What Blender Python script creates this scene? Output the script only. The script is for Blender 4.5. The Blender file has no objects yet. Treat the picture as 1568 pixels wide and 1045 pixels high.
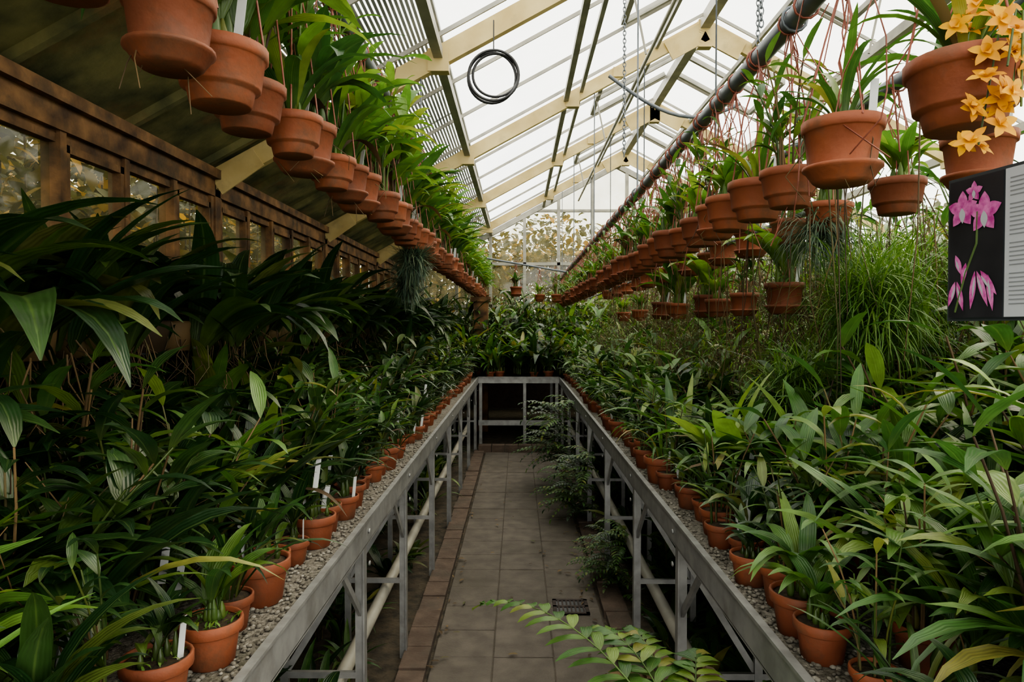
import bpy, math
import numpy as np
from mathutils import Vector
rng = np.random.default_rng(11)
U = lambda a, b: float(rng.uniform(a, b))
pi = math.pi

# ------------------------------------------------------------------ geometry accumulator
class Geo:
    def __init__(s):
        s.V=[];s.F=[];s.M=[];s.T=[];s.S=[];s.n=0
    def add(s,V,F,m=0,uv=None,smooth=True):
        V=np.asarray(V,float).reshape(-1,3);F=np.asarray(F,int).reshape(-1,4)
        s.V.append(V);s.F.append(F+s.n)
        s.M.append(np.full(len(F),m) if np.isscalar(m) else np.asarray(m))
        s.T.append(np.zeros((len(V),2)) if uv is None else np.asarray(uv,float))
        s.S.append(np.full(len(F),bool(smooth)) if np.isscalar(smooth) else np.asarray(smooth))
        s.n+=len(V)
    def pack(s):
        s.V=[np.concatenate(s.V)];s.F=[np.concatenate(s.F)];s.M=[np.concatenate(s.M)]
        s.T=[np.concatenate(s.T)];s.S=[np.concatenate(s.S)]
        return s
    def stamp(s,g,pos,rz=0,sc=1.0,tilt=0,ta=0,mmap=None):
        if len(g.V)>1: g.pack()
        V=g.V[0]*sc
        c,d=math.cos(rz),math.sin(rz)
        R=np.array([[c,-d,0],[d,c,0],[0,0,1]])
        if tilt:
            a,b=math.cos(tilt),math.sin(tilt);e,f=math.cos(ta),math.sin(ta)
            Z=np.array([[e,-f,0],[f,e,0],[0,0,1]]);X=np.array([[1,0,0],[0,a,-b],[0,b,a]])
            R=Z@X@Z.T@R
        V=V@R.T+np.array(pos)
        M=g.M[0]
        if mmap is not None: M=np.array(mmap)[M]
        s.add(V,g.F[0],M,g.T[0],g.S[0])
    def mesh(s,name,mats):
        s.pack();V,F,M,T,S=s.V[0],s.F[0],s.M[0],s.T[0],s.S[0]
        me=bpy.data.meshes.new(name)
        me.vertices.add(len(V));me.vertices.foreach_set('co',V.astype(np.float32).ravel())
        me.loops.add(F.size);me.loops.foreach_set('vertex_index',F.astype(np.int32).ravel())
        me.polygons.add(len(F));me.polygons.foreach_set('loop_start',np.arange(0,F.size,4,dtype=np.int32))
        me.polygons.foreach_set('material_index',M.astype(np.int32))
        me.polygons.foreach_set('use_smooth',S.astype(bool))
        for m in mats: me.materials.append(m)
        me.update(calc_edges=True)
        at=me.attributes.new('leafuv','FLOAT2','POINT');at.data.foreach_set('vector',T.astype(np.float32).ravel())
        return me
    def obj(s,name,mats):
        return link(name,s.mesh(name,mats))
def link(name,me,loc=(0,0,0),rz=0,sc=1):
    o=bpy.data.objects.new(name,me);bpy.context.scene.collection.objects.link(o)
    o.location=loc;o.rotation_euler=(0,0,rz);o.scale=(sc,)*3
    return o

BF=[[0,3,2,1],[4,5,6,7],[0,1,5,4],[1,2,6,5],[2,3,7,6],[3,0,4,7]]
def box(g,x0,x1,y0,y1,z0,z1,m=0):
    g.add([[x0,y0,z0],[x1,y0,z0],[x1,y1,z0],[x0,y1,z0],[x0,y0,z1],[x1,y0,z1],[x1,y1,z1],[x0,y1,z1]],BF,m,smooth=False)
def beam(g,p,q,w,h,m=0,up=(0,0,1)):
    p=Vector(p);q=Vector(q);t=(q-p).normalized();u=Vector(up)
    s=t.cross(u)
    if s.length<1e-3: s=t.cross(Vector((0,1,0)))
    s.normalize();u=s.cross(t)
    s*=w/2;u*=h/2
    g.add([p-s-u,p+s-u,p+s+u,p-s+u,q-s-u,q+s-u,q+s+u,q-s+u],BF,m,smooth=False)
def tube(g,pts,r,m=0,k=5,r2=None):
    P=np.asarray(pts,float);n=len(P)
    T=np.gradient(P,axis=0);T/=np.linalg.norm(T,axis=1)[:,None]+1e-9
    ref=np.array([0,0,1.]) if abs(T[:,2]).mean()<.8 else np.array([0,1.,0])
    S=np.cross(T,ref);S/=np.linalg.norm(S,axis=1)[:,None]+1e-9
    B=np.cross(S,T)
    R=np.linspace(r,r if r2 is None else r2,n)
    a=np.arange(k)*2*pi/k
    V=P[:,None]+R[:,None,None]*(np.cos(a)[None,:,None]*S[:,None]+np.sin(a)[None,:,None]*B[:,None])
    F=[[i*k+j,i*k+(j+1)%k,(i+1)*k+(j+1)%k,(i+1)*k+j] for i in range(n-1) for j in range(k)]
    g.add(V,F,m)
def lathe(g,prof,k=18,m=0,c=(0,0,0)):
    a=np.arange(k)*2*pi/k
    V=[[c[0]+r*math.cos(t),c[1]+r*math.sin(t),c[2]+z] for r,z in prof for t in a]
    F=[[i*k+j,i*k+(j+1)%k,(i+1)*k+(j+1)%k,(i+1)*k+j] for i in range(len(prof)-1) for j in range(k)]
    g.add(V,F,m)
def torus(g,c,R,r,ax=0,m=0,k=16,kk=6,sx=1.0):
    a=np.arange(k)*2*pi/k;b=np.arange(kk)*2*pi/kk
    V=[]
    for t in a:
        for s in b:
            x=(R+r*math.cos(s))*math.cos(t);y=(R+r*math.cos(s))*math.sin(t)*sx;z=r*math.sin(s)
            p={0:(z,x,y),1:(x,z,y),2:(x,y,z)}[ax]
            V.append([c[0]+p[0],c[1]+p[1],c[2]+p[2]])
    F=[[i*kk+j,((i+1)%k)*kk+j,((i+1)%k)*kk+(j+1)%kk,i*kk+(j+1)%kk] for i in range(k) for j in range(kk)]
    g.add(V,F,m)
def leaf(g,base,az,L,W,e0,bend,kind='broad',m=0,n=8,fold=.28,curl=0.0):
    t=np.linspace(0,1,n+1)
    e=e0-bend*t**1.3
    A=az+curl*t
    D=np.stack([np.cos(e)*np.cos(A),np.cos(e)*np.sin(A),np.sin(e)],1)
    P=np.zeros((n+1,3));P[1:]=np.cumsum((D[1:]+D[:-1])/2*L/n,axis=0);P+=np.array(base)
    S=np.stack([-np.sin(A),np.cos(A),0*A],1)
    N=np.cross(D,S)
    if kind=='broad': w=np.maximum(np.sin(pi*np.clip(t,0,1)**.85)**.85,.10)*W/2
    elif kind=='strap': w=W/2*np.minimum(1,(.5+1.6*t))*(1-t**4)
    else: w=W/2*np.maximum(np.sin(pi*t**.7),.12)
    w[-1]=W*.015
    w=w[:,None]
    wav=(np.sin(t*9+az*3)*.10)[:,None]*w
    V=np.stack([P+S*w+N*(w*fold+wav),P,P-S*w+N*(w*fold-wav)],1).reshape(-1,3)
    F=[]
    for i in range(n):
        a=i*3;F+=[[a,a+1,a+4,a+3],[a+1,a+2,a+5,a+4]]
    uv=np.stack([np.tile([0,.5,1.],n+1),np.repeat(t,3)],1)
    g.add(V,F,m,uv)

# ------------------------------------------------------------------ materials
def newmat(name):
    m=bpy.data.materials.new(name);m.use_nodes=True
    nt=m.node_tree;nt.nodes.clear()
    o=nt.nodes.new('ShaderNodeOutputMaterial')
    return m,nt,o
def solid(name,c1,c2=None,rough=.6,scale=8,metal=0,bump=0,bscale=None,detail=5,spec=.5,lo=.35,hi=.65,stain=None,sscale=3,slo=.5,shi=.7,objvar=0):
    m,nt,o=newmat(name);N=nt.nodes;L=nt.links
    p=N.new('ShaderNodeBsdfPrincipled');L.new(p.outputs[0],o.inputs[0])
    p.inputs['Roughness'].default_value=rough;p.inputs['Metallic'].default_value=metal
    p.inputs['Specular IOR Level'].default_value=spec
    tc=N.new('ShaderNodeTexCoord')
    nz=N.new('ShaderNodeTexNoise');nz.inputs['Scale'].default_value=scale;nz.inputs['Detail'].default_value=detail
    L.new(tc.outputs['Object'],nz.inputs['Vector'])
    r=N.new('ShaderNodeValToRGB');r.color_ramp.elements[0].position=lo;r.color_ramp.elements[1].position=hi
    r.color_ramp.elements[0].color=(*c1,1);r.color_ramp.elements[1].color=(*(c2 or c1),1)
    L.new(nz.outputs[0],r.inputs[0]);col=r.outputs[0]
    if stain:
        n3=N.new('ShaderNodeTexNoise');n3.inputs['Scale'].default_value=sscale;n3.inputs['Detail'].default_value=8;n3.inputs['Roughness'].default_value=.65
        L.new(tc.outputs['Object'],n3.inputs['Vector'])
        mr=N.new('ShaderNodeMapRange');L.new(n3.outputs[0],mr.inputs[0]);mr.inputs[1].default_value=slo;mr.inputs[2].default_value=shi;mr.inputs[3].default_value=0;mr.inputs[4].default_value=.85
        mx=N.new('ShaderNodeMixRGB');L.new(mr.outputs[0],mx.inputs[0]);L.new(col,mx.inputs[1]);mx.inputs[2].default_value=(*stain,1);col=mx.outputs[0]
    if objvar:
        oi=N.new('ShaderNodeObjectInfo');mv=N.new('ShaderNodeMapRange');L.new(oi.outputs['Random'],mv.inputs[0]);mv.inputs[3].default_value=1-objvar;mv.inputs[4].default_value=1+objvar*.6
        hv=N.new('ShaderNodeHueSaturation');L.new(col,hv.inputs['Color']);L.new(mv.outputs[0],hv.inputs['Value']);col=hv.outputs[0]
    L.new(col,p.inputs['Base Color'])
    if bump:
        n2=N.new('ShaderNodeTexNoise');n2.inputs['Scale'].default_value=bscale or scale*4;n2.inputs['Detail'].default_value=4
        L.new(tc.outputs['Object'],n2.inputs['Vector'])
        b=N.new('ShaderNodeBump');b.inputs['Strength'].default_value=bump;b.inputs['Distance'].default_value=.01
        L.new(n2.outputs[0],b.inputs['Height']);L.new(b.outputs[0],p.inputs['Normal'])
    return m
def leafmat(name,cols,rough=.38,trans=.3,ribs=True):
    m,nt,o=newmat(name);N=nt.nodes;L=nt.links
    p=N.new('ShaderNodeBsdfPrincipled');p.inputs['Roughness'].default_value=rough
    p.inputs['Specular IOR Level'].default_value=.5
    ge=N.new('ShaderNodeNewGeometry');oi=N.new('ShaderNodeObjectInfo')
    ad=N.new('ShaderNodeMath');ad.operation='ADD';L.new(ge.outputs['Random Per Island'],ad.inputs[0]);L.new(oi.outputs['Random'],ad.inputs[1])
    fr=N.new('ShaderNodeMath');fr.operation='FRACT';L.new(ad.outputs[0],fr.inputs[0])
    r=N.new('ShaderNodeValToRGB');cr=r.color_ramp
    cr.elements[0].position=0;cr.elements[0].color=(*cols[0][1],1)
    cr.elements[1].position=1;cr.elements[1].color=(*cols[-1][1],1)
    for pos,c in cols[1:-1]:
        e=cr.elements.new(pos);e.color=(*c,1)
    L.new(fr.outputs[0],r.inputs[0])
    col=r.outputs[0]
    at=N.new('ShaderNodeAttribute');at.attribute_name='leafuv'
    sp=N.new('ShaderNodeSeparateXYZ');L.new(at.outputs['Vector'],sp.inputs[0])
    if ribs:
        s=N.new('ShaderNodeMath');s.operation='SUBTRACT';L.new(sp.outputs[0],s.inputs[0]);s.inputs[1].default_value=.5
        ab=N.new('ShaderNodeMath');ab.operation='ABSOLUTE';L.new(s.outputs[0],ab.inputs[0])
        mr=N.new('ShaderNodeMapRange');L.new(ab.outputs[0],mr.inputs[0]);mr.inputs[1].default_value=0;mr.inputs[2].default_value=.06;mr.inputs[3].default_value=.3;mr.inputs[4].default_value=0
        mx=N.new('ShaderNodeMixRGB');L.new(mr.outputs[0],mx.inputs[0]);L.new(col,mx.inputs[1]);mx.inputs[2].default_value=(.17,.26,.07,1)
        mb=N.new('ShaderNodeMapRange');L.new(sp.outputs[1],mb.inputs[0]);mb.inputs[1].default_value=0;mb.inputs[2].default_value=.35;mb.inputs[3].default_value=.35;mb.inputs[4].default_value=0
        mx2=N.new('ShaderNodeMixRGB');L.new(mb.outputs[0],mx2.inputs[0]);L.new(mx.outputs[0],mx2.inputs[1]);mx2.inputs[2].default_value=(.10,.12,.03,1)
        tcn=N.new('ShaderNodeTexCoord');n4=N.new('ShaderNodeTexNoise');n4.inputs['Scale'].default_value=22;n4.inputs['Detail'].default_value=3
        L.new(tcn.outputs['Object'],n4.inputs['Vector'])
        m4=N.new('ShaderNodeMapRange');L.new(n4.outputs[0],m4.inputs[0]);m4.inputs[1].default_value=.3;m4.inputs[2].default_value=.7;m4.inputs[3].default_value=.75;m4.inputs[4].default_value=1.25
        h4=N.new('ShaderNodeHueSaturation');L.new(mx2.outputs[0],h4.inputs['Color']);L.new(m4.outputs[0],h4.inputs['Value'])
        col=h4.outputs[0]
        sn=N.new('ShaderNodeMath');sn.operation='MULTIPLY';L.new(sp.outputs[0],sn.inputs[0]);sn.inputs[1].default_value=44
        s2=N.new('ShaderNodeMath');s2.operation='SINE';L.new(sn.outputs[0],s2.inputs[0])
        b=N.new('ShaderNodeBump');b.inputs['Strength'].default_value=.2;b.inputs['Distance'].default_value=.002
        L.new(s2.outputs[0],b.inputs['Height']);L.new(b.outputs[0],p.inputs['Normal'])
    L.new(col,p.inputs['Base Color'])
    if trans>0:
        tr=N.new('ShaderNodeBsdfTranslucent')
        hs=N.new('ShaderNodeHueSaturation');hs.inputs['Value'].default_value=1.5;hs.inputs['Saturation'].default_value=1.05;L.new(col,hs.inputs['Color']);L.new(hs.outputs[0],tr.inputs[0])
        ms=N.new('ShaderNodeMixShader');ms.inputs[0].default_value=trans
        L.new(p.outputs[0],ms.inputs[1]);L.new(tr.outputs[0],ms.inputs[2]);L.new(ms.outputs[0],o.inputs[0])
    else: L.new(p.outputs[0],o.inputs[0])
    return m
def glassmat(name,tint=(.93,.95,.94),dirt=.08,dirtc=(.5,.5,.42)):
    m,nt,o=newmat(name);N=nt.nodes;L=nt.links
    t=N.new('ShaderNodeBsdfTransparent');t.inputs[0].default_value=(*tint,1)
    gl=N.new('ShaderNodeBsdfGlossy');gl.inputs['Roughness'].default_value=.05
    ms=N.new('ShaderNodeMixShader');ms.inputs[0].default_value=.05
    L.new(t.outputs[0],ms.inputs[1]);L.new(gl.outputs[0],ms.inputs[2])
    d=N.new('ShaderNodeBsdfTranslucent');d.inputs[0].default_value=(*dirtc,1)
    nz=N.new('ShaderNodeTexNoise');nz.inputs['Scale'].default_value=3;nz.inputs['Detail'].default_value=6
    tc=N.new('ShaderNodeTexCoord');L.new(tc.outputs['Object'],nz.inputs['Vector'])
    mr=N.new('ShaderNodeMapRange');L.new(nz.outputs[0],mr.inputs[0]);mr.inputs[1].default_value=.35;mr.inputs[2].default_value=.75;mr.inputs[3].default_value=dirt*.4;mr.inputs[4].default_value=dirt*2
    m2=N.new('ShaderNodeMixShader');L.new(mr.outputs[0],m2.inputs[0]);L.new(ms.outputs[0],m2.inputs[1]);L.new(d.outputs[0],m2.inputs[2])
    L.new(m2.outputs[0],o.inputs[0])
    return m

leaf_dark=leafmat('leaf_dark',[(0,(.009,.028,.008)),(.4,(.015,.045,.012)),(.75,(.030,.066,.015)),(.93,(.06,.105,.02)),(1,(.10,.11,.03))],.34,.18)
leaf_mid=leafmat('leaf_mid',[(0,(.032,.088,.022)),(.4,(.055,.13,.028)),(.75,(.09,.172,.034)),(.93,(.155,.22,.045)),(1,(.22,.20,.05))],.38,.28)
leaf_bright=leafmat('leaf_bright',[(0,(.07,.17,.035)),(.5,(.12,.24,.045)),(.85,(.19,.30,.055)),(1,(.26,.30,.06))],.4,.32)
terracotta=solid('terracotta',(.20,.055,.022),(.30,.090,.036),.68,5,bump=.15,bscale=60,stain=(.10,.055,.03),sscale=9,slo=.48,objvar=.28)
soil=solid('potting_soil',(.02,.014,.008),(.07,.045,.02),.95,40,bump=.8,bscale=70)
tagm=solid('white_plastic_tag',(.50,.52,.50),(.60,.61,.58),.5,10)
stemb=leafmat('dry_stem',[(0,(.05,.03,.014)),(.5,(.12,.075,.03)),(.8,(.19,.12,.05)),(1,(.08,.09,.03))],.7,.1,False)
wirem=solid('rust_red_wire',(.20,.055,.032),(.30,.09,.055),.5,30)
petal=leafmat('orange_petal',[(0,(.52,.22,.001)),(.5,(.62,.29,.002)),(1,(.70,.37,.003))],.6,.15,False)
needle=leafmat('needle_bright',[(0,(.04,.11,.015)),(.5,(.08,.17,.022)),(1,(.14,.23,.04))],.5,.3,False)
bluen=leafmat('needle_grey',[(0,(.04,.08,.05)),(.5,(.08,.13,.08)),(1,(.15,.18,.10))],.5,.2,False)
PM=[leaf_dark,leaf_mid,leaf_bright,terracotta,soil,tagm,stemb,wirem,petal,needle,bluen]
DK,MD,BR,POT,SOIL,TAG,STEM,WIRE,PET,NEE,BLU=range(11)
swap=lambda a:[a if i in(0,1,2) else i for i in range(11)]

alu=solid('galvanised_aluminium',(.24,.24,.23),(.35,.35,.335),.45,14,metal=.5,bump=.05,stain=(.14,.12,.09),sscale=6,slo=.55,shi=.85)
pipe_grey=solid('grey_painted_pipe',(.10,.115,.13),(.16,.175,.19),.45,10,metal=.2)
cream=solid('cream_painted_steel',(.48,.36,.14),(.62,.49,.22),.5,4,bump=.06,stain=(.25,.2,.1),sscale=5,slo=.55,shi=.85)
whitep=solid('white_grey_paint',(.26,.25,.21),(.38,.36,.30),.5,6)
wood=solid('weathered_wood',(.06,.030,.012),(.25,.13,.05),.8,7,bump=.5,bscale=30,stain=(.04,.032,.018),sscale=5)
moss=solid('mossy_roof_panel',(.05,.06,.024),(.24,.22,.085),.85,4,bump=.4,bscale=20,detail=9,stain=(.24,.13,.05),sscale=2.2,slo=.52,shi=.72)
brick=solid('red_brown_brick',(.085,.058,.042),(.135,.095,.070),.9,12,bump=.5,bscale=60,stain=(.07,.06,.045),sscale=4)
slabm=solid('concrete_paving',(.10,.084,.067),(.15,.127,.102),.85,9,bump=.35,bscale=90,detail=8,stain=(.07,.06,.042),sscale=1.6,slo=.45,shi=.8)
ground=solid('dark_soil_ground',(.03,.025,.017),(.09,.07,.045),.95,14,bump=.8,bscale=50,detail=8)
joint=solid('joint_dirt',(.07,.056,.04),(.10,.08,.06),.95,14,bump=.8,bscale=50)
gravel=solid('bench_gravel',(.08,.072,.055),(.26,.24,.20),.85,90,bump=1.0,bscale=110,detail=2,stain=(.06,.06,.03),sscale=5,slo=.5,shi=.8)
stone=leafmat('pebbles',[(0,(.09,.08,.06)),(.5,(.19,.175,.14)),(1,(.32,.30,.25))],.7,0,False)
black=solid('black_rubber_drain_shade',(.012,.012,.014),(.02,.02,.022),.4,10)
grate=solid('rusty_iron',(.03,.022,.018),(.07,.05,.04),.7,30,metal=.4)
glass=glassmat('roof_glass_clear',(.90,.91,.87))
glass_side=glassmat('side_glass_dirty',(.66,.65,.53),.16,(.30,.28,.16))
outg=solid('outside_grass',(.05,.06,.02),(.12,.11,.04),.95,2)
treeleaf=leafmat('autumn_tree_leaves',[(0,(.03,.04,.012)),(.5,(.08,.08,.022)),(.85,(.20,.14,.035)),(1,(.55,.33,.07))],.6,.3,False)
bark=solid('tree_bark',(.04,.03,.02),(.09,.07,.05),.9,12,bump=.5)

# ------------------------------------------------------------------ constants
RX,RZ=1.94,4.8; LX=-2.07; RRX=5.95; SL=.54
Y0,Y1=-1.6,13.5
def rz_at(x): return RZ-SL*abs(x-RX)

# ------------------------------------------------------------------ floor, path
g=Geo(); box(g,LX,RRX,Y0,Y1,-.10,-.02); g.obj('floor',[ground])
g=Geo(); box(g,-30,34,-12,45,-.25,-.12); g.obj('ground_outside',[outg])
g=Geo()
y=-1.5
while y<8.55:
    for i in range(3):
        x0=-.41+i*.292
        h=U(-.003,.003)
        x1=x0+.289;y1=y+.295;b=.004
        V=[[x0,y,-.04],[x1,y,-.04],[x1,y1,-.04],[x0,y1,-.04],[x0,y,h-b],[x1,y,h-b],[x1,y1,h-b],[x0,y1,h-b],
           [x0+b,y+b,h],[x1-b,y+b,h],[x1-b,y1-b,h],[x0+b,y1-b,h]]
        F=[[0,1,5,4],[1,2,6,5],[2,3,7,6],[3,0,4,7],[4,5,9,8],[5,6,10,9],[6,7,11,10],[7,4,8,11],[8,9,10,11]]
        g.add(V,F,0,smooth=False)
    y+=.298
box(g,-.41,.466,-1.5,8.55,-.045,-.005,1)
g.obj('paving_path',[slabm,joint])
g=Geo()
for sx in(-1,1):
    y=-1.4
    while y<8.7:
        xa=-.555 if sx<0 else .484
        h=U(.0,.014);box(g,xa+U(-.006,.006),xa+.128,y,y+.210,-.04,h+.012)
        y+=.215
for i in range(6):
    box(g,-.5+i*.17,-.5+i*.17+.16,8.62,8.74,-.04,.09)
g.obj('brick_edging',[brick])
g=Geo()
x0,x1,ya,yb=.20,.40,3.75,3.95
for a,b,c,d in((x0,x1,ya,ya+.02),(x0,x1,yb-.02,yb),(x0,x0+.02,ya,yb),(x1-.02,x1,ya,yb),(x0,x1,ya+.09,ya+.11)):
    box(g,a,b,c,d,0,.010)
for i in range(7): box(g,x0+.028+i*.023,x0+.037+i*.023,ya,yb,0,.009)
box(g,x0,x1,ya,yb,0,.0055,1)  # flat black sheet under the bars, shade of the drain opening as colour
g.obj('drain_grate',[grate,black])
g=Geo()
for i in range(220):
    leaf(g,(U(-.40,.44) if i%3==0 else (U(.34,.50) if i%3==1 else U(-.50,-.36)),U(1.6,8.2),.012),U(0,6.28),U(.02,.055),U(.008,.02),.15,.3,'broad',0,4)
g.obj('fallen_leaves',[stemb])

# ------------------------------------------------------------------ benches
def bench(side):
    g=Geo();s=side
    xr=-.53 if s<0 else .55
    xo=-1.98 if s<0 else 2.35
    box(g,min(xr,xr+s*.006),max(xr,xr+s*.006),-.6,9.1,.835,.92)
    box(g,min(xr-s*.006,xr+s*.014),max(xr-s*.006,xr+s*.014),-.6,9.1,.918,.926)
    box(g,min(xr,xr+s*.03),max(xr,xr+s*.03),-.6,9.1,.830,.837)
    box(g,min(xo,xo-s*.01),max(xo,xo-s*.01),-.6,13,.82,.93)
    box(g,min(xr+s*.012,xo),max(xr+s*.012,xo),-.6,13,.838,.85)
    box(g,min(xr+s*.012,xo),max(xr+s*.012,xo),-.6,13,.85,.895,1)
    ys=[.3,1.3,2.4,3.3,4.4,5.5,6.6,7.7,8.9]
    for y in ys:
        xp=xr+s*.03
        box(g,xp-.016,xp+.016,y-.010,y+.010,-.02,.83)
        box(g,xp-s*.016-.003,xp-s*.016+.003,y-.020,y+.020,-.02,.83)
        for zz in(.76,.875): torus(g,(xr-s*.004,y,zz),.006,.004,0,0,6,4)
        xb=xo-s*.1
        box(g,xb-.02,xb+.02,y-.02,y+.02,-.02,.83)
        beam(g,(xp,y,.36),(xb,y,.36),.016,.022)
        beam(g,(xp,y,.58),(xp,y-.27,.83),.012,.024)
        xm=xr+s*.30
        box(g,xm-.014,xm+.014,y-.01,y+.01,-.02,.83)
        beam(g,(xp,y+.01,.80),(xm,y+.01,.36),.012,.022)
    tube(g,[[xr+s*.12,a,.31] for a in(-.6,3,6,8.9)],.027,2,12)
    return g.obj('plant_bench',[alu,gravel,whitep])
bench(-1);bench(1)
g=Geo()
box(g,-.53,.55,9.1,9.108,.84,.92);box(g,-.53,.55,9.09,9.12,.918,.927)
box(g,-.53,.55,9.11,10.8,.84,.895,1)
for x in(-.5,.09,.52): box(g,x-.02,x+.02,9.12,9.16,-.02,.84)
box(g,-.53,.55,9.13,9.15,.27,.34)
for x in(-.5,.52): box(g,x-.02,x+.02,10.6,10.64,-.02,.84)
g.obj('end_plant_bench',[alu,gravel])
g=Geo();pb=Geo();lathe(pb,[(.001,-.6),(.7,-.35),(1,.0),(.7,.4),(.001,.6)],6)
for i in range(3400):
    s=-1 if i%2 else 1
    x=(-.545-U(0,.25)) if s<0 else (.565+U(0,.25))
    g.stamp(pb,(x,U(.7,4.5)if i%3 else U(.8,2.2),.895+.003),U(0,6),U(.004,.008),U(-.4,.4),U(0,6))
g.obj('bench_pebbles',[stone])

# ------------------------------------------------------------------ greenhouse shell
FR=[-.6,2.0,4.6,7.2,9.8,12.4]
def truss(y):
    g=Geo();d=.07
    beam(g,(LX,y,rz_at(LX)-d),(RX,y,RZ-d),.06,.13)
    beam(g,(RX,y,RZ-d),(RRX,y,rz_at(RRX)-d),.06,.13)
    box(g,LX-.05,LX+.05,y-.04,y+.04,-.02,rz_at(LX)-.02,1)
    box(g,RRX-.07,RRX+.05,y-.04,y+.04,-.02,rz_at(RRX)-.02)
    beam(g,(LX+.06,y-.035,rz_at(LX+.02)-.11),(LX+.34,y-.035,rz_at(LX+.34)-.09),.012,.13)
    for sg in(-1,1):
        beam(g,(RX,y-.04,RZ-.14),(RX+sg*.38,y-.04,RZ-.14-SL*.38),.02,.2)
    box(g,RX-.07,RX+.07,y-.05,y+.05,RZ-.30,RZ-.02)
    beam(g,(RX-.9,y,rz_at(RX-.9)-.12),(RX-.9,y,rz_at(RX-.9)-.02),.1,.1)
    for x in(-.53,.57,3.2,4.5): box(g,x-.07,x+.07,y-.040,y+.040,rz_at(x)-.17,rz_at(x)-.02)
    g.obj('roof_truss',[cream,wood])
for y in FR: truss(y)
g=Geo()
for x,r in((-.53,.030),(.50,.025),(.66,.018),(RX,.05),(3.2,.035),(4.5,.035),(-1.3,.03)):
    beam(g,(x,Y0,rz_at(x)-.05),(x,Y1,rz_at(x)-.05),r*2,r*2.4)
for x in(RX-.5,RX+.5): beam(g,(x,Y0,rz_at(x)-.02),(x,Y1,rz_at(x)-.02),.03,.05)
g.obj('roof_purlins',[whitep])
g=Geo()
y=Y0
while y<Y1+.01:
    for a,b in((LX-.15,RX),(RX,RRX+.15)):
        beam(g,(a,y,rz_at(a)+.02),(b,y,rz_at(b)+.02),.014,.028)
    y+=.867
for yy in (3.0,5.6,8.2,10.8):
    for sg in(-1,1):
        xa,xb=RX+sg*.08,RX+sg*1.0
        for q in(yy-.55,yy,yy+.55): beam(g,(xa,q,rz_at(xa)+.05),(xb,q,rz_at(xb)+.05),.045,.05)
        beam(g,(xb,yy-.55,rz_at(xb)+.05),(xb,yy+.55,rz_at(xb)+.05),.045,.05)
        tube(g,[[xb,yy,rz_at(xb)+.03],[xb-sg*.1,yy,rz_at(xb)-.45]],.01,0)
tube(g,[[RX-.75,Y0,rz_at(RX-.75)-.32],[RX-.75,Y1,rz_at(RX-.75)-.32]],.018,0)
g.obj('roof_glazing_bars',[whitep])
g=Geo()
def roofq(g,a,b,dz=0.04,m=0):
    g.add([[a,Y0,rz_at(a)+dz],[b,Y0,rz_at(b)+dz],[b,Y1,rz_at(b)+dz],[a,Y1,rz_at(a)+dz]],[[0,1,2,3]],m,smooth=False)
roofq(g,-1.3,RX);roofq(g,RX,RRX+.15)
g.obj('roof_glass',[glass])
g=Geo()
beam(g,(LX-.15,(Y0+Y1)/2,rz_at(LX-.15)+.06),(-1.3,(Y0+Y1)/2,rz_at(-1.3)+.06),Y1-Y0,.03)
for y in np.arange(Y0,Y1,.867): beam(g,(LX,y,rz_at(LX)+.02),(-1.3,y,rz_at(-1.3)+.02),.04,.05)
g.obj('ceiling',[moss])
g=Geo()
sm=solid('shade_slats_grey',(.20,.21,.20),(.30,.31,.28),.5,6)
x=-1.3
while x<-.55:
    beam(g,(x,Y0,rz_at(x)+.09),(x,Y1,rz_at(x)+.09),.018,.006)
    x+=.026
for y in np.arange(Y0,Y1,1.3): beam(g,(-1.3,y,rz_at(-1.3)+.10),(-.53,y,rz_at(-.53)+.10),.02,.01)
beam(g,(-.53,Y0,rz_at(-.53)+.09),(-.53,Y1,rz_at(-.53)+.09),.04,.03)
g.obj('roof_shade_slats',[sm])

g=Geo();box(g,LX-.12,LX,Y0,Y1,-.1,1.15);g.obj('wall_left',[brick])
g=Geo();box(g,RRX,RRX+.12,Y0,Y1,-.1,1.0);g.obj('wall_right',[brick])
g=Geo();box(g,LX-.1,RRX+.1,Y1,Y1+.12,-.1,1.0);g.obj('wall_back',[brick])
g=Geo()
box(g,LX-.10,LX+.05,Y0,Y1,2.47,2.61);box(g,LX-.08,LX+.09,Y0,Y1,2.58,2.64)
box(g,LX-.12,LX+.06,Y0,Y1,1.15,1.21)
g.obj('trim_1',[wood])
def sidewin(x,y0,y1,s,mt,k,z0=1.21,z1=2.47):
    g=Geo();n=5
    for i in range(n+1):
        yy=y0+(y1-y0)*i/n
        w=.03 if i in(0,n) else .022
        box(g,x-.05,x+.04,yy-w,yy+w,z0,z1)
    for i in range(n):
        a=y0+(y1-y0)*i/n+.022;b=y0+(y1-y0)*(i+1)/n-.022
        for zz in(z0,z1-.05,z0+.35): box(g,x-.03,x+.02,a,b,zz,zz+.05)
        if i%2==0:
            for q in(a,b-.03): box(g,x-.01,x+.035,q,q+.03,z0+.4,z1-.05)
            box(g,x-.01,x+.035,a,b,z1-.085,z1-.05)
        g.add([[x-.01,a,z0],[x-.01,b,z0],[x-.01,b,z1],[x-.01,a,z1]],[[0,1,2,3]],1,smooth=False)
        if i==1 or i==3: box(g,x+.02,x+.05,a+.05,a+.07,z0+.7,z0+.8)
    g.obj('window_%d'%k,[mt,glass_side])
k=1
for a,b in zip(FR[:-1],FR[1:]):
    sidewin(LX-.0,a+.05,b-.05,-1,wood,k);k+=1
for a,b in zip(FR[:-1],FR[1:]):
    sidewin(RRX,a+.05,b-.05,1,whitep,k,1.0,2.60);k+=1
g=Geo()
x=.13-.67*3
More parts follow.
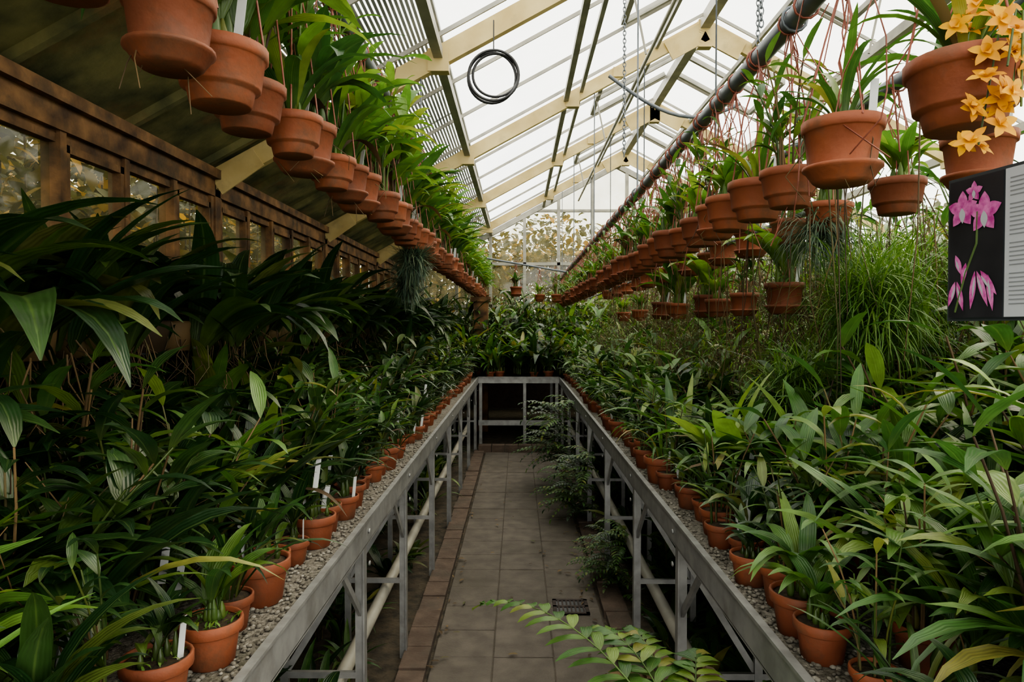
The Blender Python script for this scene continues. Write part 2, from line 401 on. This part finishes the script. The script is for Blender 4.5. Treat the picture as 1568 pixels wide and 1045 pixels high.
while x<RRX:
    if x>LX: box(g,x-.03,x+.03,Y1-.04,Y1+.04,1.0,rz_at(x))
    x+=.67
for z in(1.0,2.0,2.83): 
    a=LX if z<2.6 else LX+(z-2.63)/SL; b=RRX if z<2.6 else RRX-(z-2.63)/SL
    box(g,a,b,Y1-.04,Y1+.05,z-.03,z+.03)
box(g,RX-1.7,RX+1.7,Y1-.03,Y1+.03,3.85,3.9)
beam(g,(LX,Y1,rz_at(LX)-.04),(RX,Y1,RZ-.04),.09,.1);beam(g,(RX,Y1,RZ-.04),(RRX,Y1,rz_at(RRX)-.04),.09,.1)
g.add([[LX,Y1,1],[RRX,Y1,1],[RRX,Y1,rz_at(RRX)],[LX,Y1,rz_at(LX)]],[[0,1,2,3]],1,smooth=False)
g.add([[LX,Y1,rz_at(LX)],[RRX,Y1,rz_at(RRX)],[RX,Y1,RZ],[RX,Y1,RZ]],[[0,1,2,3]],1,smooth=False)
g.obj('window_%d'%k,[whitep,glass_side])

# ------------------------------------------------------------------ plant templates
POTP=[(.001,0),(.60,0),(.64,.02),(.70,.30),(.72,.34),(.82,.38),(.84,.42),(.92,1.0),(.95,1.02),(1.0,1.06),(1.0,1.28),(.97,1.30),(.90,1.28),(.88,1.12)]
def hangpot(g,R):
    lathe(g,[(r*R,z*R) for r,z in POTP],24,POT)
    lathe(g,[(.88*R,1.14*R),(.5*R,1.2*R),(.001,1.24*R)],14,SOIL)
    return 1.2*R
def sauc(g,R):
    lathe(g,[(r*R,z*R) for r,z in[(.001,0),(.62,0),(.72,.08),(.90,.34),(.96,.38),(.96,.46),(.90,.47),(.80,.40),(.80,.50),(.90,1.30),(.94,1.32),(.98,1.34),(1.0,1.60),(.94,1.62),(.88,1.5)]],24,POT)
    lathe(g,[(.88*R,1.46*R),(.4*R,1.52*R),(.001,1.54*R)],14,SOIL)
    return 1.52*R
def flowerpot(g,R,k=18):
    lathe(g,[(r*R,z*R) for r,z in[(.001,0),(.68,0),(.72,.03),(.86,1.0),(.87,1.05),(.97,1.07),(1.0,1.10),(1.0,1.42),(.97,1.45),(.90,1.43),(.88,1.3)]],k,POT)
    lathe(g,[(.89*R,1.28*R),(.5*R,1.33*R),(.001,1.36*R)],max(8,k//2),SOIL)
    return 1.33*R
def tag(g,x,y,z,h=.09,w=.016,az=0):
    c,s=math.cos(az)*w/2,math.sin(az)*w/2
    n=(-math.sin(az)*.0008,math.cos(az)*.0008)
    l=.012
    b=[[x-c-n[0],y-s-n[1],z],[x+c-n[0],y+s-n[1],z],[x+c+n[0],y+s+n[1],z],[x-c+n[0],y-s+n[1],z]]
    g.add(b+[[p[0]+l,p[1]+l*.5,z+h] for p in b],BF,TAG,smooth=False)
def bulb(g,x,y,z,r,h,m):
    lathe(g,[(r*.6,0),(r,h*.3),(r*.8,h*.65),(r*.25,h)],7,m,(x,y,z))
def p_broad(g,z,sc=1,n=5,L=(.16,.28),W=(.03,.05),m=DK,r=.05):
    for i in range(n):
        a=U(0,6.28);rr=U(0,r);x,y=rr*math.cos(a),rr*math.sin(a)
        h=U(.03,.08)*sc
        bulb(g,x,y,z-.005,.010*sc,h,m)
        for j in range(int(rng.integers(2,4))):
            leaf(g,(x,y,z+h*.85),a+U(-1.2,1.2)+j*2.2,U(*L)*sc,U(*W)*sc,U(.9,1.45),U(.7,2.0),'broad',m if rng.random()>.025 else STEM,8,curl=U(-.4,.4))
def p_strap(g,z,sc=1,n=13,L=(.25,.45),W=(.016,.026),m=DK,r=.03):
    for i in range(n):
        a=i*2.4+U(-.4,.4)
        leaf(g,(r*math.cos(a)*.6,r*math.sin(a)*.6,z),a,U(*L)*sc,U(*W)*sc,U(1.0,1.5),U(.9,2.4),'strap',m if rng.random()>.02 else STEM,9,.35,curl=U(-.3,.3))
def p_cane(g,z,sc=1,n=5,H=(.18,.34),m=DK,lw=.022,ll=.11):
    for i in range(n):
        a=U(0,6.28);h=U(*H)*sc;lean=U(.05,.35)*h
        x0,y0=.03*math.cos(a),.03*math.sin(a)
        P=[[x0+math.cos(a)*lean*t*t,y0+math.sin(a)*lean*t*t,z+h*t] for t in np.linspace(0,1,5)]
        tube(g,P,.0035*sc,STEM if rng.random()<.5 else m,4,.002)
        kk=int(rng.integers(4,7))
        for j in range(kk):
            t=.3+.7*j/(kk-1)
            leaf(g,(x0+math.cos(a)*lean*t*t,y0+math.sin(a)*lean*t*t,z+h*t),a+j*2.6+U(-.4,.4),ll*U(.7,1.25)*sc,lw*U(.8,1.3)*sc,U(.5,1.2),U(.5,1.6),'broad',m,6)
def p_big(g,z,sc=1,n=10,m=DK):
    for i in range(n):
        a=i*2.4+U(-.5,.5);
        leaf(g,(.04*math.cos(a),.04*math.sin(a),z),a,U(.30,.50)*sc,U(.055,.095)*sc,U(.8,1.45),U(.7,2.1),'broad',m,10,.3,curl=U(-.3,.3))
def p_roots(g,z,n=25,L=(.1,.35),r=.07):
    for i in range(n):
        a=U(0,6.28);rr=U(0,r);l=U(*L);x,y=rr*math.cos(a),rr*math.sin(a)
        P=[[x+U(-.02,.02)*k+math.cos(a)*.01*k,y+U(-.02,.02)*k,z-l*k/3] for k in range(4)]
        tube(g,P,.002,STEM,3,.001)

def variants(fn,k): 
    out=[]
    for i in range(k):
        g=Geo();fn(g,i);out.append(g.pack())
    return out
def bare(g,i):
    t=i%5
    if t==0:p_broad(g,0,1.15,7,(.18,.30),(.036,.055))
    elif t==1:p_strap(g,0,1.05,14)
    elif t==2:p_cane(g,0,1.2,7,lw=.028,ll=.13)
    elif t==3:p_broad(g,0,1.25,6,(.2,.34),(.024,.036))
    else:p_broad(g,0,1.2,6,(.2,.32),(.042,.06))
    for q in range(3): tube(g,[[U(-.04,.04),U(-.04,.04),0],[U(-.07,.07),U(-.07,.07),.12],[U(-.12,.12),U(-.12,.12),U(.15,.3)]],.0025,STEM,3,.001)
bareV=variants(bare,20)
bigV=variants(lambda g,i:(p_big(g,.0,1,14),p_roots(g,.02,16,(.08,.26),.12)),8)
def cane_tall(g,i):
    p_cane(g,0,1,9,(.45,.95),DK,.024,.13)
tallV=variants(cane_tall,5)
def thick(g,i):
    for k in range(26):
        a=U(0,6.28);l=U(.3,.8)
        x,y=U(-.15,.15),U(-.15,.15)
        P=[[x+math.cos(a)*.12*t*l*2,y+math.sin(a)*.12*t*l*2,l*t-.25*t*t*l] for t in np.linspace(0,1,5)]
        tube(g,P,.0025,STEM,3,.001)
        for j in range(3):
            leaf(g,P[int(rng.integers(1,5))],U(0,6.28),U(.06,.14),U(.008,.018),U(-.2,1.2),U(.5,1.6),'broad',DK if rng.random()<.75 else STEM,5)
thickV=variants(thick,5)

def pot_t(g,i):
    R=[.058,.068,.052,.075,.062][i%5]
    z=flowerpot(g,R,20)
    t=i%4
    m=[DK,MD][i//5%2]
    if t==0:p_broad(g,z,.95,6,m=m,r=R*.6)
    elif t==1:p_cane(g,z,.9,7,m=m)
    elif t==2:p_strap(g,z,.7,12,m=m)
    else:p_broad(g,z,.8,8,(.12,.22),(.024,.04),m=m,r=R*.6)
    if i%3==0: tag(g,R*.5,-R*.4,z-.01,U(.07,.10),.017,U(-.5,.5))
    if i%5==3:
        for k in range(40): leaf(g,(U(-.7,.7)*R,U(-.7,.7)*R,z),U(0,6.28),.02,.006,1.0,1,'broad',BR,3)
potG=[Geo() for _ in range(20)]
for i,g in enumerate(potG): pot_t(g,i)
potM=[g.mesh('potted_orchid',PM) for g in potG]
TZ=.895
for s in(-1,1):
    y=.95
    while y<8.95:
        idx=int(rng.integers(0,10)) + (0 if s<0 else 10)
        if s<0: idx=int(rng.integers(0,5)) if rng.random()<.6 else int(rng.integers(0,20))
        x=(-.655 if s<0 else .675)+U(-.04,.015)
        link('potted_orchid',potM[idx],(x,y,TZ),U(0,6.28),U(.8,1.08))
        y+=U(.12,.17)*(1+y*.02)

def fill(name,xs,y0,y1,step,z,mm,scf,tmpl,potp=0,grow=.03,dens=1.0):
    g=Geo();y=y0
    while y<y1:
        st=step*(1+grow*max(0,y-1.5))
        x=xs[0]
        while x<xs[1]:
            if rng.random()<dens:
                px,py=x+U(-.3,.3)*st,y+U(-.4,.4)*st
                ti=int(rng.integers(0,len(tmpl)))
                sc=scf(px,py)*U(.8,1.25)
                if rng.random()<potp:
                    g.stamp(potG[int(rng.integers(0,20))],(px,py,z),U(0,6.28),1.1,mmap=swap(mm()))
                g.stamp(tmpl[ti],(px,py,z+(.06 if potp else 0)),U(0,6.28),sc,U(-.25,.25),U(0,6.28),swap(mm()))
            x+=st
        y+=st
    return g.obj(name,PM)
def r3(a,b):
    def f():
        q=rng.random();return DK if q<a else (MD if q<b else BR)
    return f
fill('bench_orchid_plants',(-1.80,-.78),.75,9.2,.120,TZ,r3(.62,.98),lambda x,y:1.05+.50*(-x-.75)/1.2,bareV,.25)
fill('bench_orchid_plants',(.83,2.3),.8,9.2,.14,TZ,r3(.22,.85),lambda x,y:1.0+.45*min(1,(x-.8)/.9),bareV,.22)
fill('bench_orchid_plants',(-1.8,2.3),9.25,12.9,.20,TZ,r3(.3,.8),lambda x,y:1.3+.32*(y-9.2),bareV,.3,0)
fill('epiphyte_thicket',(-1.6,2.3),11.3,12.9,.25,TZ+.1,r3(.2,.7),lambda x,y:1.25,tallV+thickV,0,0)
g=Geo()
for i in range(110):
    s=-1 if rng.random()<.6 else 1
    tag(g,s*U(.62,1.2),U(1.1,6),TZ+U(.08,.2),U(.07,.11),.016,U(-.6,.6))
g.obj('plant_labels',PM)

# shelf with large leafed plants (left)
g=Geo()
for x in np.linspace(-1.95,-1.38,5): tube(g,[[x,.2,1.50],[x,4,1.50],[x,9.5,1.50]],.008,0,6)
for y in np.arange(.3,9.6,1.3):
    box(g,-1.96,-1.36,y-.012,y+.012,1.47,1.49);box(g,-1.42,-1.40,y-.012,y+.012,.9,1.47)
g.obj('plant_shelf',[pipe_grey])
g=Geo();y=.45;bk=Geo();lathe(bk,[(.001,0),(.06,.0),(.085,.10),(.08,.11),(.001,.1)],10,STEM)
while y<9.4:
    for x in(-1.24,-1.46,-1.74):
        sc=U(1.05,1.38) if x>-1.7 else U(.8,1.0)
        if y<1.4: sc*=.8
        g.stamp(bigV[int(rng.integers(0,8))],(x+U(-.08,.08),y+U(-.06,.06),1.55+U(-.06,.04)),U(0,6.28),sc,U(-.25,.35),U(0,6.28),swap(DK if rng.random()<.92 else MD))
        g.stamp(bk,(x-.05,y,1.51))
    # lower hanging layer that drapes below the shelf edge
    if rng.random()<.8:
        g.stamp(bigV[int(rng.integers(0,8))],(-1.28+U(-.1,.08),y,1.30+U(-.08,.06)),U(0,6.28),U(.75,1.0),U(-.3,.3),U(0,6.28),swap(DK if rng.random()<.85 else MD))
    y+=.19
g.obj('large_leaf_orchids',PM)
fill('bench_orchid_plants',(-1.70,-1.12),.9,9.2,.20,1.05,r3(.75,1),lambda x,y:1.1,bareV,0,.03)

fill('epiphyte_thicket',(2.0,3.2),1.6,12.5,.26,.9,r3(.25,.85),lambda x,y:1.3,tallV+thickV,0,.02)
fill('epiphyte_thicket',(3.3,5.5),1.5,12.5,.45,.9,r3(.3,.9),lambda x,y:1.8,tallV,0,.0)
g=Geo();box(g,2.9,5.8,.5,13,.82,.9);
for y in np.arange(.7,13,1.5):
    for x in(3.0,5.7): box(g,x-.03,x+.03,y-.03,y+.03,-.02,.82)
g.obj('plant_bench',[alu])
g=Geo()
for i in range(130):
    px,py=U(1.45,2.3),U(2.8,11)
    g.stamp(thickV[int(rng.integers(0,5))],(px,py,U(1.25,1.75)),U(0,6.28),U(.6,.95),U(-.5,.5),U(0,6.28),swap(MD if rng.random()<.6 else BR))
for i in range(50):
    px,py=U(.95,1.4),U(3.2,10)
    g.stamp(thickV[int(rng.integers(0,5))],(px,py,U(1.12,1.38)),U(0,6.28),U(.5,.7),U(-.5,.5),U(0,6.28),swap(MD if i%2 else BR))
for i in range(260):
    px,py=U(1.05,2.3),U(2.0,9);l=U(.5,1.1);zt=U(1.9,2.4)
    tube(g,[[px,py,zt],[px+U(-.05,.05),py,zt-l*.5],[px+U(-.1,.1),py+U(-.05,.05),zt-l]],.0032,STEM,3,.0015)
g.obj('tangled_epiphytes',PM)

# ------------------------------------------------------------------ hanging rows
def hang_t(g,i,wl,lush):
    R=[.10,.092,.098,.085][i%4]
    z=hangpot(g,R) if i%3 else sauc(g,R*.98)
    for k in range(3):
        a=k*2.094+.4
        tube(g,[[.97*R*math.cos(a),.97*R*math.sin(a),z],[.5*R*math.cos(a)+U(-.01,.01),.5*R*math.sin(a),z+(wl-z)*.55],[0,0,wl-.03]],.0026,WIRE,4)
    torus(g,(0,0,wl+.0),.034,.0035,1,WIRE,12,4)
    tube(g,[[0,0,wl-.03],[.006,0,wl-.09]],.0035,WIRE,4)
    for k in range(3):
        P=[[U(-.03,.03),U(-.03,.03),z+(wl-z)*t] for t in np.linspace(0,1,6)]
        tube(g,P,.0022,WIRE,3)
    t=i%4
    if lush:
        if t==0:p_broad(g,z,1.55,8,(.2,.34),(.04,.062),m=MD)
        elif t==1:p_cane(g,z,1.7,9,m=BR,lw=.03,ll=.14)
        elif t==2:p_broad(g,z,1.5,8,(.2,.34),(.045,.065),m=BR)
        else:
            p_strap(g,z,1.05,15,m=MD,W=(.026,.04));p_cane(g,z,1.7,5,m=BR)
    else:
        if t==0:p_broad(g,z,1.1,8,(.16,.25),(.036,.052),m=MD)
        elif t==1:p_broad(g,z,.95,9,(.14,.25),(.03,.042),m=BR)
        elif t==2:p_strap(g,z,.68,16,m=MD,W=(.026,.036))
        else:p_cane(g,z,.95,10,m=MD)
    if i%3==0:p_roots(g,z,8,(.08,.2),R)
    if i%2==0:tag(g,.4*R,-.55*R,z-.01,.11,.02,U(-.3,.3))
HL=[];HR=[];HS=[]
for i in range(8):
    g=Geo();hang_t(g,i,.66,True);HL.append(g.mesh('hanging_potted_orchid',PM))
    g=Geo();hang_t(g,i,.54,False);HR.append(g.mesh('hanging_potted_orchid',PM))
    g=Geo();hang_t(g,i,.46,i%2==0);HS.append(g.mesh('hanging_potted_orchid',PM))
last=[-1]
def hrow(x,zp,wl,ys,M):
    for k,y in enumerate(ys):
        j=int(rng.integers(0,8))
        while j==last[0]: j=int(rng.integers(0,8))
        last[0]=j
        o=link('hanging_potted_orchid',M[j],(x,y,zp-wl),U(-.4,.4),1)
        if k>2: o.rotation_euler[1]=U(-.045,.045);o.location[0]=x-math.sin(o.rotation_euler[1])*wl
ys=[.98,1.28,1.5]+list(np.arange(1.70,12.9,.235))
hrow(-.65,2.74,.66,ys,HL)
ys=[1.24,1.70,2.03,2.28]+list(np.arange(2.52,12.8,.245))
hrow(.80,2.49,.54,ys,HR)
hrow(1.32,2.45,.46,[1.45,1.98,2.4,2.9,3.3,3.55,3.9,4.4,4.7,5.3,5.6,6.1,6.9,7.5,8.3,9,9.9],HS)
hrow(1.32,2.12,.46,[3.4,4.0,4.5,4.75,5.6,6.2,7.4,8.6],HS)
def rail(x,z,name='hanging_pipe',r=.026,y0=-1.5,y1=13.4):
    g=Geo();tube(g,[[x,a,z] for a in(y0,4,8,y1)],r,0,14)
    for y in FR[1:]:
        tube(g,[[x,y,z],[x,y,rz_at(x)-.1]],.006,0,5)
        torus(g,(x,y,z),r+.006,.005,1,0,12,5)
    g.obj(name,[pipe_grey])
rail(-.65,2.74);rail(.80,2.49,r=.03);rail(1.32,2.45);rail(1.32,2.12,r=.013,y0=3)
g=Geo();tube(g,[[-.65,11,2.72],[.8,11,2.47]],.015,0,8);g.obj('cross_pipe',[pipe_grey])
link('hanging_potted_orchid',HR[0],(-.03,11,2.08));link('hanging_potted_orchid',HR[3],(.62,11,1.98))
link('hanging_potted_orchid',HR[5],(.35,11.1,2.0))
g=Geo()
for i in range(70):
    y=1.3+i*.11+U(-.05,.05)
    P=[[.80+U(-.05,.05),y+U(-.06,.06),2.47-q*U(.08,.13)] for q in range(6)]
    tube(g,P,.002,0,3)
    if i%3==0: torus(g,(.80,y,2.49),.036,.004,1,0,10,4)
g.obj('hanging_wires',[wirem])

def tuft(name,c,n,L,W,m,down=.3,e=(-.6,1.5),bend=(.6,2.0),rad=.04):
    g=Geo()
    for i in range(n):
        a=U(0,6.28);leaf(g,(U(-rad,rad),U(-rad,rad),U(-rad,rad)),a,U(*L),W,U(*e),U(*bend),'strap',m,6,.2,curl=U(-.5,.5))
    return link(name,g.mesh(name,PM),c)
tuft('needle_leaf_tuft',(1.38,2.65,1.66),1700,(.14,.34),.005,NEE,rad=.13)
tuft('needle_leaf_tuft',(1.14,2.75,1.32),1100,(.13,.28),.005,NEE,rad=.10)
tuft('needle_leaf_tuft',(1.75,3.2,1.75),1000,(.2,.42),.006,NEE,rad=.13)
tuft('grey_needle_tuft',(1.28,2.9,2.0),500,(.14,.30),.005,BLU,e=(-.5,.9),bend=(1.2,2.2),rad=.06)
tuft('spiky_air_plant',(-.66,4.3,2.02),800,(.10,.2),.007,BLU,e=(-1.5,1.5),bend=(-.3,.8),rad=.05)
tuft('spiky_air_plant',(-.74,4.6,1.90),700,(.10,.2),.007,BLU,e=(-1.5,1.5),bend=(-.3,.8),rad=.05)

g=Geo()
for (x,y,s,m,bg) in((1.12,1.6,1.15,MD,3),(1.35,1.85,1.05,MD,3),(1.0,1.3,1.0,MD,4),(1.5,1.5,1.5,MD,4),(1.25,1.1,1.2,BR,2),(.95,1.75,.85,BR,3),(1.0,2.2,.85,MD,4),(1.75,1.9,1.6,MD,3),(.92,2.7,.8,MD,3),(1.3,2.25,.95,MD,3)):
    p_=Geo();p_strap(p_,.1,s,24,(.32,.58),(.024,.038),m=m);p_big(p_,.1,s*.7,bg,m=m if m!=BR else MD)
    g.stamp(p_,(x,y,TZ),U(0,6))
g.obj('long_leaf_orchids',PM)
g=Geo()
for (x,y,s,m) in((-.97,1.25,.75,DK),(-.92,1.95,.8,MD),(-1.2,1.6,1.0,DK),(-1.05,2.5,.85,MD),(-1.35,2.2,1.1,DK),(-1.0,3.3,.8,MD)):
    p_=Geo();p_big(p_,.08,s*.75,8,m=m);p_strap(p_,.08,s*.85,8,m=m,W=(.026,.036))
    g.stamp(p_,(x,y,TZ),U(0,6))
g.obj('long_leaf_orchids',PM)

# ferns
def frond(g,b,az,L,e0,bend,m,ll=.07,lw=.02,n=15,st=2):
    t=np.linspace(0,1,n+1);e=e0-bend*t**1.2
    P=[np.array(b,float)]
    for i in range(n):
        P.append(P[-1]+L/n*np.array([math.cos(e[i])*math.cos(az),math.cos(e[i])*math.sin(az),math.sin(e[i])]))
    tube(g,P,.003,m,4,.001)
    for i in range(st,n+1):
        l=ll*math.sin(pi*min(1,.12+.85*t[i])**.8)+.012
        for s in(-1,1): leaf(g,P[i],az+s*(1.05-.3*t[i])+U(-.08,.08),l*U(.9,1.1),lw,.1+.3*(e[i])+U(-.1,.1),.7,'broad',m,6,.2)
    leaf(g,P[-1],az,ll*.6,lw,e[-1],.3,'broad',m,4)
g=Geo()
for a,e,L,b in((2.45,1.0,.68,1.45),(2.0,1.1,.50,1.7),(2.95,.9,.48,1.6),(1.3,1.0,.42,1.6),(.5,1.0,.4,1.6),(2.6,.6,.44,1.2),(1.7,.8,.5,1.2)):
    frond(g,(0,0,0),a,L,e,b,MD,.095,.030,17,3)
for i in range(7): tube(g,[[0,0,0],[.06+U(-.03,.03),U(-.05,.05),-.3],[.12,U(-.08,.08),-.66]],.004,MD,5)
link('fern_plant',g.mesh('fern_plant',PM),(.36,1.38,.65))
g=Geo()
for i in range(44):
    frond(g,(U(-.1,.1),U(-.3,.3),U(0,.65)),U(1.6,4.8),U(.35,.6),U(.4,1.2),U(.9,1.8),DK if i%3==0 else MD,.085,.024,12)
link('fern_plant',g.mesh('fern_plant',PM),(.50,6.7,.15))
link('fern_plant',g.mesh('fern_plant',PM),(.56,5.6,-.0),.3,.8)
link('fern_plant',g.mesh('fern_plant',PM),(.62,4.2,-.02),.3,.55)
g=Geo()
for i in range(120):
    s=-1 if i%3==0 else 1
    g.stamp(bareV[int(rng.integers(0,20))],(s*U(.72,1.3),U(1.6,8.5),-.03),U(0,6),U(.6,1.3),0,0,swap(DK if i%2 else MD))
g.obj('underbench_weeds',PM)
g=Geo()
for i in range(110): leaf(g,(U(.28,.50),U(1.55,1.85),U(.55,.70)),U(0,6.28),U(.05,.13),U(.02,.045),U(-.4,.9),U(.5,2),'broad',0,6,.6)
for i in range(12): tube(g,[[U(.3,.45),U(1.6,1.8),U(.55,.64)],[.47,1.72,0]],.003,0,4)
g.obj('dried_leaf_clump',[stemb])

# orange orchid
g=Geo()
fl=Geo()
for k in range(5): leaf(fl,(0,0,0),k*1.2566,.030,.016,.35,.5,'broad',PET,5,.2)
leaf(fl,(0,0,0),.6,.018,.016,1.2,1.5,'broad',PET,5,.5);leaf(fl,(0,0,0),3.6,.014,.012,1.3,1.5,'broad',PET,5,.5)
fl.pack()
for q in((-.055,.03,.05),(-.03,-.04,-.06),(-.07,.0,-.11),(.0,.02,.0),(-.02,.05,.08),(-.06,-.05,.0)):
    P=[[.06,.14,.06],[.05,.05,.08],[q[0]*.5,q[1]*.5,.07],[q[0],q[1],q[2]-.03]]
    tube(g,P,.0018,MD,4)
    for k in range(6):
        g.stamp(fl,(q[0]+U(-.035,.035),q[1]+U(-.04,.04),q[2]+U(-.045,.045)),U(0,6),U(.8,1.0),1.2+U(-.5,.5),U(-.9,.5))
link('orange_orchid_flowers',g.mesh('orange_orchid_flowers',PM),(.83,1.14,2.04))

# ------------------------------------------------------------------ info sign
pink=solid('sign_magenta',(.45,.04,.26),(.75,.22,.52),.5,60);signw=solid('sign_white',(.50,.52,.55),None,.5)
signd=solid('sign_dark',(.018,.018,.022),(.03,.03,.035),.4,10);signf=solid('sign_frame_grey',(.05,.06,.065),None,.4);signt=solid('sign_text',(.24,.25,.27),None,.6)
signs=solid('sign_stem',(.10,.16,.05),None,.6)
g=Geo();ori=np.array([1.0,1.6,1.612]);du=np.array([.145,-.99,0]);du/=np.linalg.norm(du);dn=np.array([-.99,-.145,0]);dv=np.array([0,0,1.])
def sq(u0,u1,v0,v1,d,m,th=.002):
    c=[ori+du*u+dv*v+dn*q for q in(d-th,d) for u,v in((u0,v0),(u1,v0),(u1,v1),(u0,v1))]
    g.add(c,BF,m,smooth=False)
sq(0,.44,0,.325,.0,0,.02);sq(.006,.434,.006,.319,.003,0)
sq(.010,.155,.008,.317,.005,1);sq(.160,.432,.008,.317,.005,2)
def pet(u,v,a,L,W,m,d=.0065):
    n=7;V=[];t=np.linspace(0,1,n+1)
    for x in t:
        w=W/2*max(math.sin(pi*x**.9),.02)
        for s in(-1,1):
            uu=u+math.cos(a)*x*L-math.sin(a)*w*s;vv=v+math.sin(a)*x*L+math.cos(a)*w*s
            V.append(ori+du*uu+dv*vv+dn*(d+ (s+1)*.0001))
    g.add(V,[[2*i,2*i+1,2*i+3,2*i+2] for i in range(n)],m)
for(u,v,s)in((.048,.250,1.25),(.108,.235,1.35),(.08,.285,.7)):
    for k in range(5): pet(u,v,k*1.2566+.3,.034*s,.022*s,3,.0066+k*.0002)
    pet(u,v+.004,-1.5,.028*s,.014*s,2,.008)
for(u,v,a,l)in((.09,.11,-1.2,.085),(.10,.11,-.9,.07),(.085,.11,-1.7,.085),(.03,.09,-1.9,.06),(.035,.09,-1.3,.07),(.12,.10,-1.4,.08),(.03,.15,-1.2,.05),(.06,.13,-1.8,.05)):
    pet(u,v,a,l,.017,3,.0068);pet(u+.001,v-.01,a,l*.6,.006,2,.0072)
for a,b in(((.09,.24),(.088,.17)),((.088,.17),(.06,.11)),((.06,.11),(.03,.02))):
    p=ori+du*a[0]+dv*a[1]+dn*.0062;q=ori+du*b[0]+dv*b[1]+dn*.0062
    beam(g,p,q,.003,.003,5)
for i in range(30):
    if i in(5,14,21): continue
    sq(.172,.172+.24*U(.7,1),.295-i*.009,.2972-i*.009,.0058,4,.0005)
tube(g,[ori+du*.22-dn*.03+dv*.1,ori+du*.22-dn*.03-dv*.72],.012,0,8)
g.obj('information_sign',[signf,signd,signw,pink,signt,signs])

# ------------------------------------------------------------------ coil, chains, hose, post
g=Geo()
torus(g,(0,0,0),.165,.009,1,0,40,6);torus(g,(.012,.02,.008),.150,.009,1,0,40,6,.94);torus(g,(-.012,.03,-.006),.158,.009,1,0,40,6,1.05)
tube(g,[[0,0,.17],[0,0,.36]],.004,0,4)
link('coiled_hose',g.mesh('coiled_hose',[black]),(-.16,4.52,3.25))
def chain(x,y,z0,z1):
    g=Geo();z=z0;i=0
    while z>z1:
        torus(g,(x,y,z),.010,.003,i%2,0,8,4,1.7);z-=.026;i+=1
    g.obj('hanging_chain',[pipe_grey])
chain(.71,4.6,4.05,2.75);chain(1.25,3.6,4.35,2.95);chain(1.02,2.9,4.25,2.85)
g=Geo()
t=np.linspace(0,1,14)
tube(g,[[.66+.95*a,5.0,3.42-.30*math.sin(a*2.4)] for a in t],.013,0,6)
g.obj('grey_hose',[pipe_grey])
g=Geo();box(g,-.68,-.46,10.45,10.67,-.02,2.05);box(g,-.72,-.42,10.41,10.71,1.98,2.05)
g.obj('wooden_post',[wood])

# ------------------------------------------------------------------ outside trees, hedge
def tree(x,y,h,rad,n=3000):
    g=Geo()
    tube(g,[[0,0,-.15],[.1,0,h*.4],[0,.1,h*.8]],.12,1,8,.04)
    for k in range(6):
        a=k*1.05;tube(g,[[.05,0,h*.35],[math.cos(a)*rad*.6,math.sin(a)*rad*.6,h*.75]],.04,1,5,.01)
    for i in range(n):
        a=U(0,6.28);b=U(-1,1);q=U(.3,1)**.5
        c=math.sqrt(1-b*b)*q*rad
        leaf(g,(c*math.cos(a),c*math.sin(a),h*.52+b*q*h*.48),U(0,6.28),U(.16,.30),U(.10,.18),U(-1,1),.6,'broad',0,3)
    link('tree',g.mesh('tree',[treeleaf,bark]),(x,y,0))
for(x,y,h,rd)in((-6.2,3,4.6,1.8),(-6.6,6,4.8,1.9),(-6.2,9,4.6,1.8),(-6.6,12,4.8,1.8),(-6,15.4,4.6,1.8),(-2.5,20,5.2,2.4),(1,20.4,5.0,2.5),(4.5,20,5.2,2.4),(9.5,14,4.5,2),(9.5,9,4.3,1.9),(-6.2,.2,4.6,1.7)):
    tree(x,y,h,rd)
def hedge(x0,x1,y0,y1,h,n):
    g=Geo()
    for i in range(n):
        leaf(g,(U(x0,x1),U(y0,y1),h*U(.02,1)**.8+U(-.15,.15)),U(0,6.28),U(.12,.22),U(.08,.14),U(-1,1),.6,'broad',0,3)
    for i in range(60):
        a,b=U(x0,x1),U(y0,y1);tube(g,[[a,b,-.15],[a+U(-.1,.1),b+U(-.1,.1),h*.9]],.02,1,4,.008)
    g.obj('hedge',[treeleaf,bark])
hedge(-4.3,-3.3,-1.5,15,3.35,13000)
hedge(-3.2,7,16.0,17.0,3.4,16000)

# ------------------------------------------------------------------ world + light
w=bpy.data.worlds.new('overcast');bpy.context.scene.world=w;w.use_nodes=True
nt=w.node_tree;N=nt.nodes;L=nt.links;N.clear()
o=N.new('ShaderNodeOutputWorld');b=N.new('ShaderNodeBackground');L.new(b.outputs[0],o.inputs[0])
tc=N.new('ShaderNodeTexCoord');nz=N.new('ShaderNodeTexNoise');nz.inputs['Scale'].default_value=2.2;nz.inputs['Detail'].default_value=3
L.new(tc.outputs['Generated'],nz.inputs['Vector'])
rr=N.new('ShaderNodeValToRGB');rr.color_ramp.elements[0].position=.3;rr.color_ramp.elements[1].position=.7
rr.color_ramp.elements[0].color=(.84,.84,.83,1);rr.color_ramp.elements[1].color=(1,.97,.91,1)
L.new(nz.outputs[0],rr.inputs[0]);L.new(rr.outputs[0],b.inputs[0]);b.inputs[1].default_value=4.6
sun=bpy.data.lights.new('sun','SUN');sun.energy=3.2;sun.angle=math.radians(40);sun.color=(1,.84,.60)
so=bpy.data.objects.new('sun',sun);bpy.context.scene.collection.objects.link(so)
so.rotation_euler=(math.radians(-28),math.radians(38),0)
try: bpy.context.scene.view_settings.look='AgX - Medium High Contrast'
except Exception: pass

cam=bpy.data.cameras.new('camera');cam.lens=24;cam.sensor_width=36;cam.clip_start=.02
co=bpy.data.objects.new('camera',cam);bpy.context.scene.collection.objects.link(co)
co.location=(0,0,1.6);co.rotation_euler=(math.radians(90-1.23),0,math.radians(.5))
bpy.context.scene.camera=co
